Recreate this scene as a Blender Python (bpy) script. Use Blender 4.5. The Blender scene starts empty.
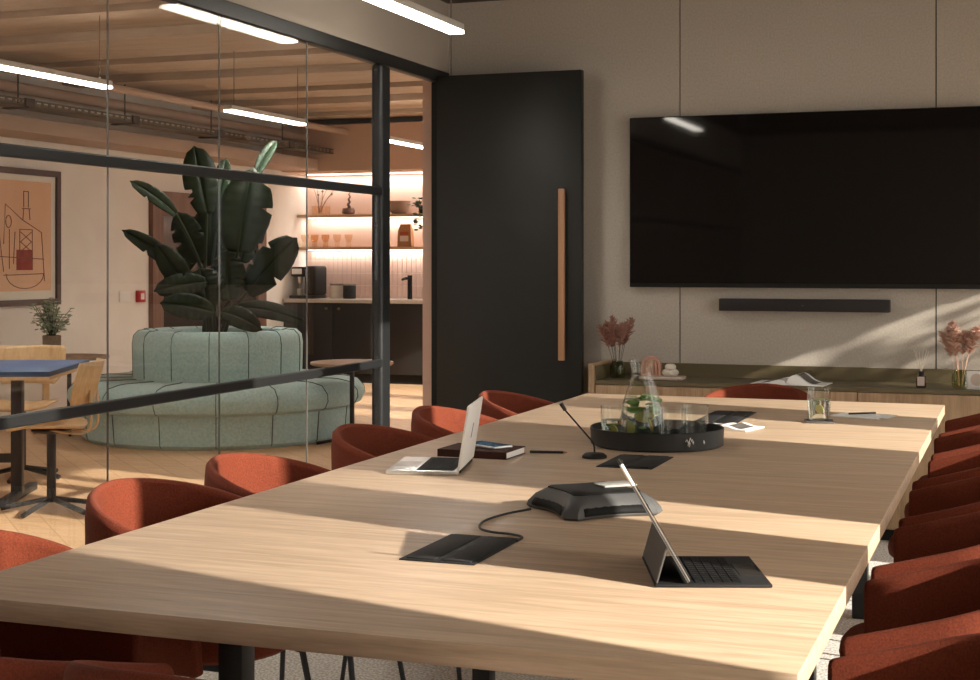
import bpy, bmesh, math, random
from math import sin, cos, pi, radians as R
from mathutils import Vector, Matrix
random.seed(7)
S = bpy.context.scene
C = S.collection

# ------------------------------------------------------------------ camera, light, exposure
F, CX, HY, H = 1473.0, 490.0, 261.5, 1.31
TH = math.atan(533/1473)
cam_d = bpy.data.cameras.new('camera'); cam = bpy.data.objects.new('camera', cam_d); C.objects.link(cam)
cam.location = (0, 0, H); cam.rotation_euler = (R(90), 0, TH)
cam_d.sensor_fit = 'HORIZONTAL'; cam_d.sensor_width = 36; cam_d.lens = 36*F/980
cam_d.shift_y = -(340-HY)/980; cam_d.clip_start = .02; cam_d.clip_end = 200
S.camera = cam
S.view_settings.view_transform = 'Standard'; S.view_settings.look = 'None'
S.view_settings.gamma = 1; S.view_settings.use_curve_mapping = False
S.view_settings.exposure = 0.34
S.cycles.max_bounces = 10; S.cycles.transparent_max_bounces = 24; S.cycles.sample_clamp_indirect = 6

W = bpy.data.worlds.new('sky'); S.world = W; W.use_nodes = True
bg = W.node_tree.nodes['Background']; bg.inputs[0].default_value = (.93, .9, .86, 1); bg.inputs[1].default_value = 3.4
SUN_AZ, SUN_EL = 15.0, 20.6
sd = Vector((-cos(R(SUN_AZ))*cos(R(SUN_EL)), sin(R(SUN_AZ))*cos(R(SUN_EL)), -sin(R(SUN_EL))))
sun_d = bpy.data.lights.new('sun', 'SUN'); sun = bpy.data.objects.new('sun', sun_d); C.objects.link(sun)
sun.rotation_euler = sd.to_track_quat('-Z', 'Y').to_euler(); sun.location = (8, -2, 5)
sun_d.energy = 8.8; sun_d.angle = R(.6); sun_d.color = (1, .91, .80)

def ray(px, py):
    a = (px-CX)/F; b = -(py-HY)/F
    c, s = cos(TH), sin(TH)
    return Vector((a*c-s, a*s+c, b))
def dep(px, py, zc): return Vector((0, 0, H))+ray(px, py)*zc
def aty(px, py, Y):
    d = ray(px, py); return Vector((0, 0, H))+d*(Y/d.y)
def atz(px, py, z):
    d = ray(px, py); return Vector((0, 0, H))+d*((z-H)/d.z)
def atx(px, py, X):
    d = ray(px, py); return Vector((0, 0, H))+d*(X/d.x)

# ------------------------------------------------------------------ materials
def mat(name, col, rough=.5, metal=0, spec=.5, trans=0, ior=1.45, emit=None, es=0, coat=0, sheen=0):
    m = bpy.data.materials.new(name); m.use_nodes = True
    b = m.node_tree.nodes['Principled BSDF']
    b.inputs['Base Color'].default_value = (*col, 1); b.inputs['Roughness'].default_value = rough
    b.inputs['Metallic'].default_value = metal; b.inputs['Specular IOR Level'].default_value = spec
    b.inputs['Transmission Weight'].default_value = trans; b.inputs['IOR'].default_value = ior
    b.inputs['Coat Weight'].default_value = coat
    if sheen: b.inputs['Sheen Weight'].default_value = sheen; b.inputs['Sheen Roughness'].default_value = .5
    if emit: b.inputs['Emission Color'].default_value = (*emit, 1); b.inputs['Emission Strength'].default_value = es
    return m
def N(m, t, **kw):
    n = m.node_tree.nodes.new(t)
    for k, v in kw.items(): setattr(n, k, v)
    return n
def L(m, a, b): m.node_tree.links.new(a, b)
def coords(m, scale, rot=(0, 0, 0)):
    tc = N(m, 'ShaderNodeTexCoord'); mp = N(m, 'ShaderNodeMapping')
    mp.inputs['Scale'].default_value = scale; mp.inputs['Rotation'].default_value = rot
    L(m, tc.outputs['Object'], mp.inputs['Vector']); return mp.outputs['Vector']
def ramp(m, fac, stops):
    r = N(m, 'ShaderNodeValToRGB'); e = r.color_ramp.elements
    while len(e) < len(stops): e.new(.5)
    for i, (p, c) in enumerate(stops): e[i].position = p; e[i].color = (*c, 1)
    L(m, fac, r.inputs['Fac']); return r.outputs['Color']
def bump(m, h, s, d=.01):
    b = N(m, 'ShaderNodeBump'); b.inputs['Strength'].default_value = s; b.inputs['Distance'].default_value = d
    L(m, h, b.inputs['Height']); L(m, b.outputs['Normal'], m.node_tree.nodes['Principled BSDF'].inputs['Normal'])
def noisy(name, c1, c2, scale, rough=.8, detail=6, bs=.2, lo=.3, hi=.7, bd=.004, **k):
    m = mat(name, c1, rough, **k)
    n = N(m, 'ShaderNodeTexNoise'); n.inputs['Scale'].default_value = 1; n.inputs['Detail'].default_value = detail
    sc = scale if isinstance(scale, tuple) else (scale,)*3
    L(m, coords(m, sc), n.inputs['Vector'])
    L(m, ramp(m, n.outputs['Fac'], [(lo, c1), (hi, c2)]), m.node_tree.nodes['Principled BSDF'].inputs['Base Color'])
    if bs: bump(m, n.outputs['Fac'], bs, bd)
    return m
def wood(name, c1, c2, sc=(1.2, 14, 14), rough=.45, planks=None, knots=True):
    m = mat(name, c1, rough)
    n = N(m, 'ShaderNodeTexNoise'); n.inputs['Scale'].default_value = 1.5; n.inputs['Detail'].default_value = 8; n.inputs['Distortion'].default_value = 1.2
    v = coords(m, sc); L(m, v, n.inputs['Vector'])
    n2 = N(m, 'ShaderNodeTexNoise'); n2.inputs['Scale'].default_value = 9; n2.inputs['Detail'].default_value = 3
    L(m, v, n2.inputs['Vector'])
    mx = N(m, 'ShaderNodeMix'); mx.inputs[0].default_value = .35
    L(m, n.outputs['Fac'], mx.inputs[2]); L(m, n2.outputs['Fac'], mx.inputs[3])
    col = ramp(m, mx.outputs[0], [(.36, c2), (.62, c1)])
    if planks:
        br = N(m, 'ShaderNodeTexBrick'); br.inputs['Scale'].default_value = 1
        br.inputs['Brick Width'].default_value = planks[0]; br.inputs['Row Height'].default_value = planks[1]; br.inputs['Mortar Size'].default_value = planks[2]
        br.inputs['Color1'].default_value = (1, 1, 1, 1); br.inputs['Color2'].default_value = (.88, .86, .84, 1); br.inputs['Mortar'].default_value = (.72, .68, .62, 1)
        br.inputs['Bias'].default_value = -.1
        L(m, coords(m, (1, 1, 1), planks[3]), br.inputs['Vector'])
        mm = N(m, 'ShaderNodeMix', data_type='RGBA', blend_type='MULTIPLY'); mm.inputs[0].default_value = 1
        L(m, col, mm.inputs[6]); L(m, br.outputs['Color'], mm.inputs[7]); col = mm.outputs[2]
    L(m, col, m.node_tree.nodes['Principled BSDF'].inputs['Base Color'])
    bump(m, n2.outputs['Fac'], .08, .002)
    return m
def pane_mat(name, tint=(1, 1, 1), r=0.0, ior=1.35, sh=True):
    m = bpy.data.materials.new(name); m.use_nodes = True; nt = m.node_tree; nt.nodes.clear()
    o = N(m, 'ShaderNodeOutputMaterial'); t = N(m, 'ShaderNodeBsdfTransparent'); g = N(m, 'ShaderNodeBsdfGlossy')
    t.inputs[0].default_value = (*tint, 1); g.inputs['Roughness'].default_value = r
    fr = N(m, 'ShaderNodeFresnel'); mx = N(m, 'ShaderNodeMixShader'); gm = N(m, 'ShaderNodeNewGeometry')
    mr = N(m, 'ShaderNodeMapRange'); mr.inputs['To Min'].default_value = ior; mr.inputs['To Max'].default_value = 1/ior
    L(m, gm.outputs['Backfacing'], mr.inputs['Value']); L(m, mr.outputs[0], fr.inputs[0])
    L(m, fr.outputs[0], mx.inputs[0]); L(m, t.outputs[0], mx.inputs[1]); L(m, g.outputs[0], mx.inputs[2]); L(m, mx.outputs[0], o.inputs[0])
    return m
def added_blind_mat(name, col, tcol):
    m = bpy.data.materials.new(name); m.use_nodes = True; nt = m.node_tree; nt.nodes.clear()
    o = N(m, 'ShaderNodeOutputMaterial'); d = N(m, 'ShaderNodeBsdfDiffuse'); t = N(m, 'ShaderNodeBsdfTranslucent')
    d.inputs[0].default_value = (*col, 1); t.inputs[0].default_value = (*tcol, 1)
    mx = N(m, 'ShaderNodeMixShader'); mx.inputs[0].default_value = .5
    L(m, d.outputs[0], mx.inputs[1]); L(m, t.outputs[0], mx.inputs[2]); L(m, mx.outputs[0], o.inputs[0]); return m

oak = wood('oak tabletop', (.69, .51, .355), (.50, .35, .23), (1.5, 22, 22), .42)
oak_edge = wood('oak edge', (.60, .42, .25), (.42, .27, .15), (1.2, 20, 40), .5)
oak_v = wood('oak front', (.42, .28, .165), (.27, .17, .095), (16, 16, 1.2), .5)
ply = wood('plywood', (.62, .42, .22), (.50, .32, .16), (14, 14, 1.5), .4)
shelfw = wood('shelf oak', (.62, .42, .26), (.48, .31, .18), (2, 20, 20), .5)
brownwood = wood('red brown wood', (.19, .095, .06), (.11, .05, .032), (20, 20, 1), .5)
framew = mat('dark brown frame', (.075, .04, .035), .5)
ceilwood = wood('ceiling boards', (.55, .43, .33), (.46, .35, .265), (1.2, 5, 5), .75)
floorw = wood('oak floor', (.70, .46, .265), (.55, .35, .20), (3, 16, 16), .5, planks=(1.1, .16, .004, (0, 0, R(45))))
carpet = noisy('speckled carpet', (.50, .47, .42), (.94, .91, .85), 110, .95, 3, .5, .38, .62)
feltwall = noisy('woven wall fabric', (.43, .38, .32), (.53, .475, .41), (110, 110, 90), .95, 5, .25, .25, .75)
bulk = mat('beige plaster', (.42, .36, .30), .8)
dkceil = mat('dark ceiling', (.085, .062, .045), .9)
white = noisy('warm white plaster', (.74, .68, .61), (.80, .74, .67), 3, .85, 3, .05)
pink = mat('pink plaster', (.62, .44, .36), .85)
peach = mat('peach ceiling plaster', (.62, .42, .31), .85)
black = mat('black metal', (.016, .016, .017), .42)
blackm = mat('matt black', (.012, .0115, .011), .6, spec=.3)
frame_m = mat('charcoal metal frame', (.014, .0145, .015), .42, spec=.45)
doorblk = mat('black door laminate', (.011, .0115, .010), .5)
brass = mat('brass', (.45, .27, .14), .35, .9)
handle_m = wood('oak pull', (.46, .25, .13), (.36, .19, .1), (20, 20, 1), .45)
rust = noisy('rust wool fabric', (.115, .018, .0055), (.195, .035, .010), 260, .9, 4, .4, .3, .7, .002)
teal = noisy('teal boucle fabric', (.33, .50, .49), (.46, .62, .60), 55, .9, 5, .5, .3, .7, .006, sheen=.2)
seam_m = mat('dark seam', (.07, .10, .09), .9)
screen = mat('screen glass', (.006, .005, .005), .04, spec=.5)
olive = mat('olive bronze laminate', (.125, .098, .052), .45)
silver = mat('silver aluminium', (.66, .65, .63), .32, .75)
laptopw = mat('pale silver lid', (.88, .86, .83), .45, 0)
chrome = mat('dark lid mark', (.02, .02, .02), .6, 0)
keys = mat('black keys', (.012, .012, .012), .7, spec=.2)
tabletk = mat('dark keyboard cover', (.022, .021, .021), .75, spec=.25)
tabletg = mat('grey tablet cover', (.075, .07, .066), .6)
goldedge = mat('light metal edge', (.13, .105, .085), .45, .3)
greyp = mat('grey plastic', (.09, .09, .09), .45)
darkp = mat('dark port plate', (.028, .028, .029), .55, spec=.25)
paperm = mat('white paper', (.88, .87, .85), .7)
papergrey = mat('printed page', (.12, .11, .10), .6)
leather = mat('brown leather', (.045, .018, .013), .75, spec=.15)
blue = mat('blue phone glass', (.10, .22, .40), .15)
glass = pane_mat('partition glass', (.985, .99, .985))
winglass = pane_mat('window glass', (.96, .97, .97))
tglass = pane_mat('thin drinking glass', (.975, .985, .975), 0, 1.52)
water = mat('water', (.93, .97, .94), .0, trans=1, ior=1.33)
mint = mat('mint leaf', (.20, .36, .10), .5)
lemon = mat('lemon slice', (.62, .58, .16), .5)
trayb = mat('black tray', (.018, .018, .018), .5)
leafm = noisy('dark green leaf', (.006, .012, .005), (.012, .024, .009), 6, .5, 3, .1, spec=.3)
leafm2 = noisy('mid green leaf', (.022, .045, .024), (.045, .08, .045), 6, .4, 3, .1)
stemm = mat('green stem', (.022, .034, .015), .6)
plantm = mat('small plant leaf', (.24, .29, .17), .6)
basket = noisy('brown woven pot', (.16, .10, .06), (.26, .18, .11), 60, .8)
pampas = mat('dusty pink plume', (.33, .165, .125), .95)
pampas2 = mat('pale pink plume', (.55, .33, .25), .95)
vaseg = pane_mat('olive vase glass', (.80, .82, .70), 0, 1.42)
soil = mat('dark soil', (.02, .015, .01), .9)
beige = mat('beige stone', (.55, .44, .36), .7)
archp = mat('pink ceramic', (.55, .30, .22), .7)
cream = mat('cream ceramic', (.72, .66, .56), .6)
tile = mat('pink tile', (.60, .42, .35), .35)
grout = mat('pale grout', (.80, .70, .64), .8)
cabd = mat('dark kitchen cabinet', (.018, .016, .0155), .55)
terrazzo = noisy('terrazzo', (.42, .36, .30), (.66, .60, .54), 90, .4, 3, 0)
kraft = mat('brown paper bag', (.36, .18, .08), .75)
labelm = mat('pale label', (.65, .55, .48), .7)
rlabel = mat('red label', (.36, .08, .04), .7)
amber = pane_mat('amber glass', (.975, .91, .84), 0, 1.4)
red = mat('red plastic', (.42, .012, .016), .35)
whitep = mat('white plastic', (.76, .73, .70), .45)
artbg = noisy('peach art paper', (.70, .40, .24), (.74, .46, .29), 2.5, .8, 3, 0)
artred = noisy('red paint', (.22, .022, .01), (.32, .04, .02), 14, .7, 4, 0)
artline = mat('brown ink', (.17, .07, .04), .8)
bluetop = mat('navy laminate', (.035, .075, .16), .45)
lampem = mat('lamp diffuser', (1, 1, 1), .5, emit=(1, .92, .80), es=16)
ledem = mat('led strip', (1, 1, 1), .5, emit=(1, .93, .86), es=4)
added_blind_fabric = added_blind_mat('added blind fabric', (.62, .56, .48), (.78, .70, .60))  # translucent, so the added blinds also spread sunlight as soft fill
galv = mat('galvanised metal', (.20, .17, .14), .5, .5)

# ------------------------------------------------------------------ mesh helpers
class MB:
    def __init__(s): s.bm = bmesh.new(); s.mats = []; s.mi = 0
    def m(s, mt):
        if mt not in s.mats: s.mats.append(mt)
        s.mi = s.mats.index(mt); return s
    def _fin(s, verts, mx=None):
        if mx is not None: bmesh.ops.transform(s.bm, matrix=mx, verts=verts)
        for f in {f for v in verts for f in v.link_faces}: f.material_index = s.mi
    def box(s, x0, x1, y0, y1, z0, z1, bev=0, seg=2, mx=None):
        r = bmesh.ops.create_cube(s.bm, size=1)['verts']
        bmesh.ops.transform(s.bm, matrix=Matrix.Translation(((x0+x1)/2, (y0+y1)/2, (z0+z1)/2)) @ Matrix.Diagonal((abs(x1-x0), abs(y1-y0), abs(z1-z0), 1)), verts=r)
        if bev:
            es = list({e for v in r for e in v.link_edges})
            g = bmesh.ops.bevel(s.bm, geom=es, offset=bev, segments=seg, affect='EDGES', profile=.5)
            r = list({v for f in g['faces'] for v in f.verts} | {v for v in r if v.is_valid})
            # the untouched face centres share these vertices
        s._fin(r, mx); return s
    def cyl(s, p, q, r0, r1=None, seg=16, caps=True):
        p, q = Vector(p), Vector(q); r1 = r0 if r1 is None else r1
        d = q-p; l = d.length
        v = bmesh.ops.create_cone(s.bm, cap_ends=caps, segments=seg, radius1=max(r0, 1e-5), radius2=max(r1, 1e-5), depth=l)['verts']
        s._fin(v, Matrix.Translation((p+q)/2) @ d.to_track_quat('Z', 'Y').to_matrix().to_4x4()); return s
    def ball(s, c, r, sc=(1, 1, 1), seg=12, rot=None):
        v = bmesh.ops.create_uvsphere(s.bm, u_segments=seg, v_segments=max(6, seg//2+2), radius=r)['verts']
        mx = Matrix.Translation(c) @ (rot if rot else Matrix.Identity(4)) @ Matrix.Diagonal((*sc, 1))
        s._fin(v, mx); return s
    def grid(s, rows, closed_u=False, closed_v=False):
        vs = [[s.bm.verts.new(p) for p in r] for r in rows]
        nu, nv = len(vs), len(vs[0])
        for i in range(nu if closed_u else nu-1):
            for j in range(nv if closed_v else nv-1):
                try:
                    f = s.bm.faces.new((vs[i][j], vs[(i+1) % nu][j], vs[(i+1) % nu][(j+1) % nv], vs[i][(j+1) % nv])); f.material_index = s.mi
                except ValueError: pass
        return vs
    def lathe(s, prof, c=(0, 0, 0), seg=32):
        rows = [[Vector((c[0]+max(r, 1e-5)*cos(2*pi*k/seg), c[1]+max(r, 1e-5)*sin(2*pi*k/seg), c[2]+z)) for k in range(seg)] for r, z in prof]
        vs = s.grid(rows, closed_v=True)
        for row, r in ((vs[0], prof[0][0]), (vs[-1], prof[-1][0])):
            if r > 1e-4:
                try: f = s.bm.faces.new(row); f.material_index = s.mi
                except ValueError: pass
        return s
    def tube(s, pts, r, seg=8, taper=None):
        pts = [Vector(p) for p in pts]; rows = []
        up = Vector((.13, .31, .94)).normalized()
        for i, p in enumerate(pts):
            t = (pts[min(i+1, len(pts)-1)]-pts[max(i-1, 0)]).normalized()
            a = t.cross(up); a = a.normalized() if a.length > .05 else t.orthogonal().normalized(); b = t.cross(a)
            rr = r if taper is None else r+(taper-r)*i/(len(pts)-1)
            rows.append([p+(a*cos(2*pi*k/seg)+b*sin(2*pi*k/seg))*rr for k in range(seg)])
        vs = s.grid(rows, closed_v=True)
        for row in (vs[0], vs[-1]):
            try: f = s.bm.faces.new(row); f.material_index = s.mi
            except ValueError: pass
        return s
    def prism(s, poly, z0, z1, mx=None):
        a = [s.bm.verts.new((x, y, z0)) for x, y in poly]; b = [s.bm.verts.new((x, y, z1)) for x, y in poly]
        n = len(poly)
        s.bm.faces.new(a[::-1]); s.bm.faces.new(b)
        for i in range(n): s.bm.faces.new((a[i], a[(i+1) % n], b[(i+1) % n], b[i]))
        s._fin(a+b, mx); return s
    def build(s, name, mt=None, parent=None, loc=None, rot=0, smooth=True, bev=0, bseg=2, solid=0, sub=0, off=0):
        if mt is not None and not s.mats: s.mats = [mt]
        elif mt is not None and mt not in s.mats: s.mats[0] = mt
        bmesh.ops.recalc_face_normals(s.bm, faces=s.bm.faces)
        me = bpy.data.meshes.new(name); s.bm.to_mesh(me); s.bm.free()
        for x in s.mats: me.materials.append(x)
        o = bpy.data.objects.new(name, me); C.objects.link(o)
        if smooth:
            for p in me.polygons: p.use_smooth = True
            me.set_sharp_from_angle(angle=R(38))
        if parent: o.parent = parent
        if loc is not None: o.location = loc
        if rot: o.rotation_euler.z = rot
        if solid:
            md = o.modifiers.new('s', 'SOLIDIFY'); md.thickness = solid; md.offset = off
        if bev:
            md = o.modifiers.new('b', 'BEVEL'); md.width = bev; md.segments = bseg; md.limit_method = 'ANGLE'; md.angle_limit = R(40)
        if sub:
            md = o.modifiers.new('u', 'SUBSURF'); md.levels = sub; md.render_levels = sub
        return o
def bx(*a, **k): return MB().box(*a, **k)
def tag(o, label, cat, group=None, kind=None):
    if label: o['label'] = label
    if cat: o['category'] = cat
    if group: o['group'] = group
    if kind: o['kind'] = kind
    return o
def struct(o, label=None):
    o['kind'] = 'structure'
    if label: o['label'] = label
    return o
def thing(name, label, cat, loc=(0, 0, 0), rot=0, group=None):
    o = bpy.data.objects.new(name, None); C.objects.link(o); o.location = loc; o.rotation_euler.z = rot
    o.empty_display_size = .1
    return tag(o, label, cat, group)
def dup(o, parent=None, top=True):
    c = o.copy(); C.objects.link(c)
    if not top: c.parent = parent
    for ch in list(o.children): dup(ch, c, False)
    return c

XG, YW, XR, XL = -2.964, 7.5, 1.2, -7.64     # glass line, screen wall, window wall, far left wall
CZ = 2.72
# ------------------------------------------------------------------ setting
struct(bx(-3.06, XR+.2, -1.6, YW+.1, -.1, 0).build('floor', carpet), 'speckled grey carpet of the meeting room')
struct(bx(-9.2, -3.06, -1.6, 15.4, -.1, 0).build('floor', floorw), 'oak board floor of the lounge')
struct(bx(-3.06, 0, 7.72, 15.4, -.1, 0).build('floor', floorw), 'oak board floor behind the meeting room')
struct(bx(-3.06, XR+.2, -1.6, YW+.12, CZ, CZ+.15).build('ceiling', dkceil))
# lounge ceiling: stepped timber boards running across
m = MB()
y = -1.6
k = 0
while y < 14.4:
    w = [.95, .28, .55, .28][k % 4]; z = [2.86, 2.82, 2.86, 2.80][k % 4]
    m.box(-9.0, -3.0, y, y+w-.02, z, 2.95); y += w; k += 1
m.box(-9.0, -3.0, -1.6, 15.4, 2.93, 3.05)
m.box(-3.0, 0, 7.7, 15.4, 2.8, 3.05)
struct(m.build('ceiling', ceilwood))
# screen wall with fabric panels and thin seams
m = MB(); m.m(feltwall)
for a, b in ((-3.06, -2.944), (-2.938, -1.672), (-1.666, -.402), (-.396, .868), (.874, XR+.1)):
    m.box(a, b, YW, YW+.03, 0, CZ)
m.m(blackm).box(-3.05, XR+.1, YW+.012, YW+.1, 0, CZ)
struct(m.build('wall_back', feltwall, smooth=False))
struct(bx(-3.15, 0, YW+.101, YW+.2, 0, 2.95).build('wall_back', pink), 'pink outer face of the screen wall')
struct(bx(-3.1, XR+.1, -1.7, -1.6, 0, CZ).build('wall_rear', bulk))
# glass partition on the left
struct(bx(-3.03, -2.958, -1.6, YW, 2.34, CZ+.1).build('wall_left', bulk), 'beige bulkhead over the glass partition')
m = MB()
m.box(-3.0, -2.95, -1.6, YW, 2.275, 2.34)
struct(m.build('trim_1', frame_m, bev=.004), 'black head rail of the glass partition')
struct(bx(-3.0, -2.935, -1.6, 6.55, 0, .09).build('trim_2', frame_m, bev=.004), 'black floor rail of the glass partition')
struct(bx(-2.955, -2.932, -1.6, 6.565, 1.632, 1.673).build('trim_3', frame_m, bev=.006), 'black middle rail of the glass partition')
struct(bx(-2.955, -2.930, -1.6, 6.565, .795, .835).build('trim_4', frame_m, bev=.006), 'black lower rail of the glass partition')
struct(bx(-2.995, -2.935, 6.565, 6.675, 0, 2.275).build('trim_5', frame_m, bev=.018, bseg=4), 'charcoal column beside the doorway')
struct(bx(-3.0, -2.95, 7.36, YW, 0, 2.275).build('trim_6', blackm, bev=.003), 'black door jamb at the screen wall')
yy = 4.324-.75*8
i = 1
while yy < 6.5:
    a, b = yy+.004, min(yy+.75-.004, 6.563)
    struct(bx(XG-.006, XG+.006, a, b, .09, 2.275).build('window_%d' % i, glass, smooth=False)); i += 1
    if i > 2: struct(bx(XG-.004, XG+.0005, yy-.003, yy+.003, .09, 2.275).build('trim_%d' % (i+5), mat('joint', (.13, .12, .11), .3), smooth=False), 'thin joint between two glass panes')
    yy += .75
# window wall on the right: openings (y0, y1, z0, z1) between added blinds that band the sun
OPEN = [(-1.0, .1, .9, 2.45), (1.65, 2.25, .25, 2.5), (2.64, 2.90, .25, 2.5), (4.18, 4.80, .25, 2.5), (5.20, 5.70, .25, 2.5), (5.80, 6.15, .25, 2.66), (6.78, 7.42, .25, 1.80)]
m = MB()
m.box(XR, XR+.12, -1.6, YW+.1, 0, .25); m.box(XR, XR+.12, -1.6, YW+.1, 2.66, CZ)
for y in (-1.6, -1.1, .1, 1.52, 2.30, 2.95, 4.05, 4.85, 5.70, 6.66, 7.43): m.box(XR, XR+.12, y, y+.10 if y > -1.2 else y+.5, .25, 2.66)
struct(m.build('wall_right', bulk, smooth=False))
for n, (a, b) in enumerate(((-1.1, .1), (.2, 1.52), (1.62, 2.30), (2.40, 2.95), (3.05, 4.05), (4.15, 4.85), (4.95, 5.70), (5.80, 6.66), (6.76, 7.43))):
    struct(bx(XR+.07, XR+.08, a, b, .25, 2.66).build('window_%d' % (n+20), winglass, smooth=False))
BL = [(.2, 1.65, .25, 2.66), (2.25, 2.64, .25, 2.66), (2.90, 4.18, .25, 2.66), (4.80, 5.20, .25, 2.66), (6.15, 6.78, .25, 2.66), (6.78, 7.42, 1.70, 2.66)]
for n, (a, b, z0, z1) in enumerate(BL):
    o = bx(XR-.03, XR-.025, a, b, z0, z1+.03).build('window_blind', added_blind_fabric, smooth=False)  # out of view, added to cut the sun into bands and diffuse it
    tag(o, 'added off white blind shaping the sun, %s' % ['nearest the rear wall', 'narrow, beside the near end of the table', 'wide, beside the middle of the table', 'narrow, towards the far end of the table', 'wide, beyond the far end of the table', 'raised half way, next to the screen wall'][n], 'blind', 'unseen blinds added to band the window sun')
# lounge walls
struct(bx(XL-.15, XL, 1.5, 15.15, 0, 2.95).build('wall_left', white), 'warm white lounge wall')
struct(bx(-9.2, XL, 1.4, 1.5, 0, 2.95).build('wall_left', white), 'lounge wall return')
struct(bx(-9.3, -9.2, -1.6, 1.5, 0, 2.95).build('wall_left', white), 'lounge rear left wall')
struct(bx(XL-.1, -.1, 15.0, 15.15, 0, 2.95).build('wall_far', grout), 'kitchen back wall')
struct(bx(XL, -3.1, 14.40, 14.98, 2.29, 2.79).build('wall_far', peach), 'peach soffit over the kitchen')
m = MB(); m.box(-.1, 0, 7.72, 15.1, 0, .1); m.box(-.1, 0, 7.72, 15.1, 2.7, 2.95)  # hidden wall; tall openings added to let sun onto the lounge floor
for a, b in ((7.72, 10.0), (10.5, 10.8), (11.5, 11.8), (12.9, 15.1)): m.box(-.1, 0, a, b, .1, 2.7)
struct(m.build('wall_right', white, smooth=False), 'unseen corridor wall, windows added to sun the lounge floor')
for n, (a, b) in enumerate(((10.0, 10.5), (10.8, 11.5), (11.8, 12.9))): struct(bx(-.06, -.05, a, b, .1, 2.7).build('window_%d' % (n+40), winglass, smooth=False))
m = MB(); m.box(-9.2, -3.1, -1.75, -1.6, 0, 1.1); m.box(-9.2, -3.1, -1.75, -1.6, 2.1, 2.95)  # out of view; window band added to bring ambient light into the lounge
for x in (-9.2, -7.2): m.box(x, x+.1, -1.75, -1.6, 1.1, 2.1)
m.box(-5.2, -3.1, -1.75, -1.6, 1.1, 2.1)
struct(m.build('wall_rear', bulk, smooth=False), 'unseen lounge rear wall, windows added for ambient light')
for n, x in enumerate((-9.1, -7.1)): struct(bx(x, x+1.9, -1.68, -1.67, 1.1, 2.1).build('window_%d' % (n+30), winglass, smooth=False))
# exposed services along the lounge wall
t = tag(bx(-7.62, -7.18, 1.6, 14.38, 2.30, 2.42, bev=.012).build('air_duct', mat('painted duct', (.42, .30, .23), .7)), 'beige boxed duct running high along the white lounge wall', 'duct')
tr = thing('cable_tray', 'perforated grey cable tray hanging under the timber ceiling', 'cable tray', (-7.1, 8, 2.47))
m = MB()
m.box(-.10, -.095, -6.4, 6.38, 0, .055)
k = -6.3
m.box(-.10, .10, -6.4, 6.38, 0, .004)
m.box(.095, .10, -6.4, 6.38, .0, .014); m.box(.095, .10, -6.4, 6.38, .041, .055); m.box(.094, .101, -6.4, 6.38, .024, .030)
while k < 6.3:
    m.box(.095, .10, k, k+.03, 0, .055); k += .085
m.build('tray', galv, tr, smooth=False)
for q, yy in enumerate((-5.2, -3.6, -2.0, -.4, 1.2, 2.6, 4.0, 5.4)):
    mm = MB(); mm.cyl((0, yy, 0), (0, yy, .34), .006, seg=6); mm.box(-.12, .12, yy-.03, yy+.03, -.012, 0); mm.box(.09, .115, yy-.05, yy+.05, .0, .06)
    mm.build('hanger', mat('dark hanger', (.07, .055, .045), .6), tr)
for q, (x, z, r, lb) in enumerate(((-7.35, 2.66, .045, 'thick tan pipe under the timber ceiling, nearest the lounge wall'), (-6.85, 2.70, .032, 'thin tan pipe under the timber ceiling, beside the thick one'))):
    o = MB().cyl((0, -6.4, 0), (0, 6.4, 0), r, seg=20).build('ceiling_pipe', mat('painted pipe', (.46, .32, .24), .6), loc=(x, 8.0, z)); tag(o, lb, 'pipe', 'pipes along the lounge ceiling')
    
# ------------------------------------------------------------------ lamps
def lamp(x, y0, y1, z, label, top, group, watt, up=0):
    t = thing('linear_lamp', label, 'lamp', (x, (y0+y1)/2, z), 0, group)
    h = (y1-y0)/2
    MB().box(-.036, .036, -h, h, .006, .04, bev=.004).build('housing', mat('white lamp housing', (.62, .58, .52), .5), t)
    MB().box(-.035, .035, -h+.004, h-.004, -.008, .006).build('diffuser', lampem, t)
    for s in (-1, 1): MB().cyl((0, s*h*.85, .035), (0, s*h*.85, top-z), .003, seg=6).build('suspension_wire', mat('wire', (.2, .17, .14), .5), t)
    ld = bpy.data.lights.new('lamp_light', 'AREA'); ld.shape = 'RECTANGLE'; ld.size = .055; ld.size_y = 2*h-.02; ld.energy = watt; ld.color = (1, .94, .86); ld.spread = R(150)
    lo = bpy.data.objects.new('lamp_light', ld); C.objects.link(lo); lo.location = (x, (y0+y1)/2, z-.008)
    if up:
        ld = bpy.data.lights.new('lamp_uplight', 'AREA'); ld.shape = 'RECTANGLE'; ld.size = .05; ld.size_y = 2*h-.02; ld.energy = up; ld.color = (1, .86, .70)
        lo = bpy.data.objects.new('lamp_uplight', ld); C.objects.link(lo); lo.location = (x, (y0+y1)/2, z+.04); lo.rotation_euler = (pi, 0, 0)
    return t
for y0, lb in ((5.41, 'bright linear pendant lamp close to the top of the screen wall'), (2.86, 'linear pendant lamp over the left side of the table')):
    lamp(-2.52, y0, y0+1.10, 2.395, lb, CZ, 'pendant lamps in the meeting room', 42)
for y0, lb in ((6.60, 'linear pendant lamp in the lounge, leftmost seen through the glass'), (9.22, 'linear pendant lamp in the lounge above the plant'), (11.80, 'linear pendant lamp in the lounge nearest the kitchen'), (3.98, 'linear pendant lamp in the lounge out of frame')):
    lamp(-5.32, y0, y0+1.16, 2.385, lb, 2.82, 'pendant lamps in the lounge', 48, 7)

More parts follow.
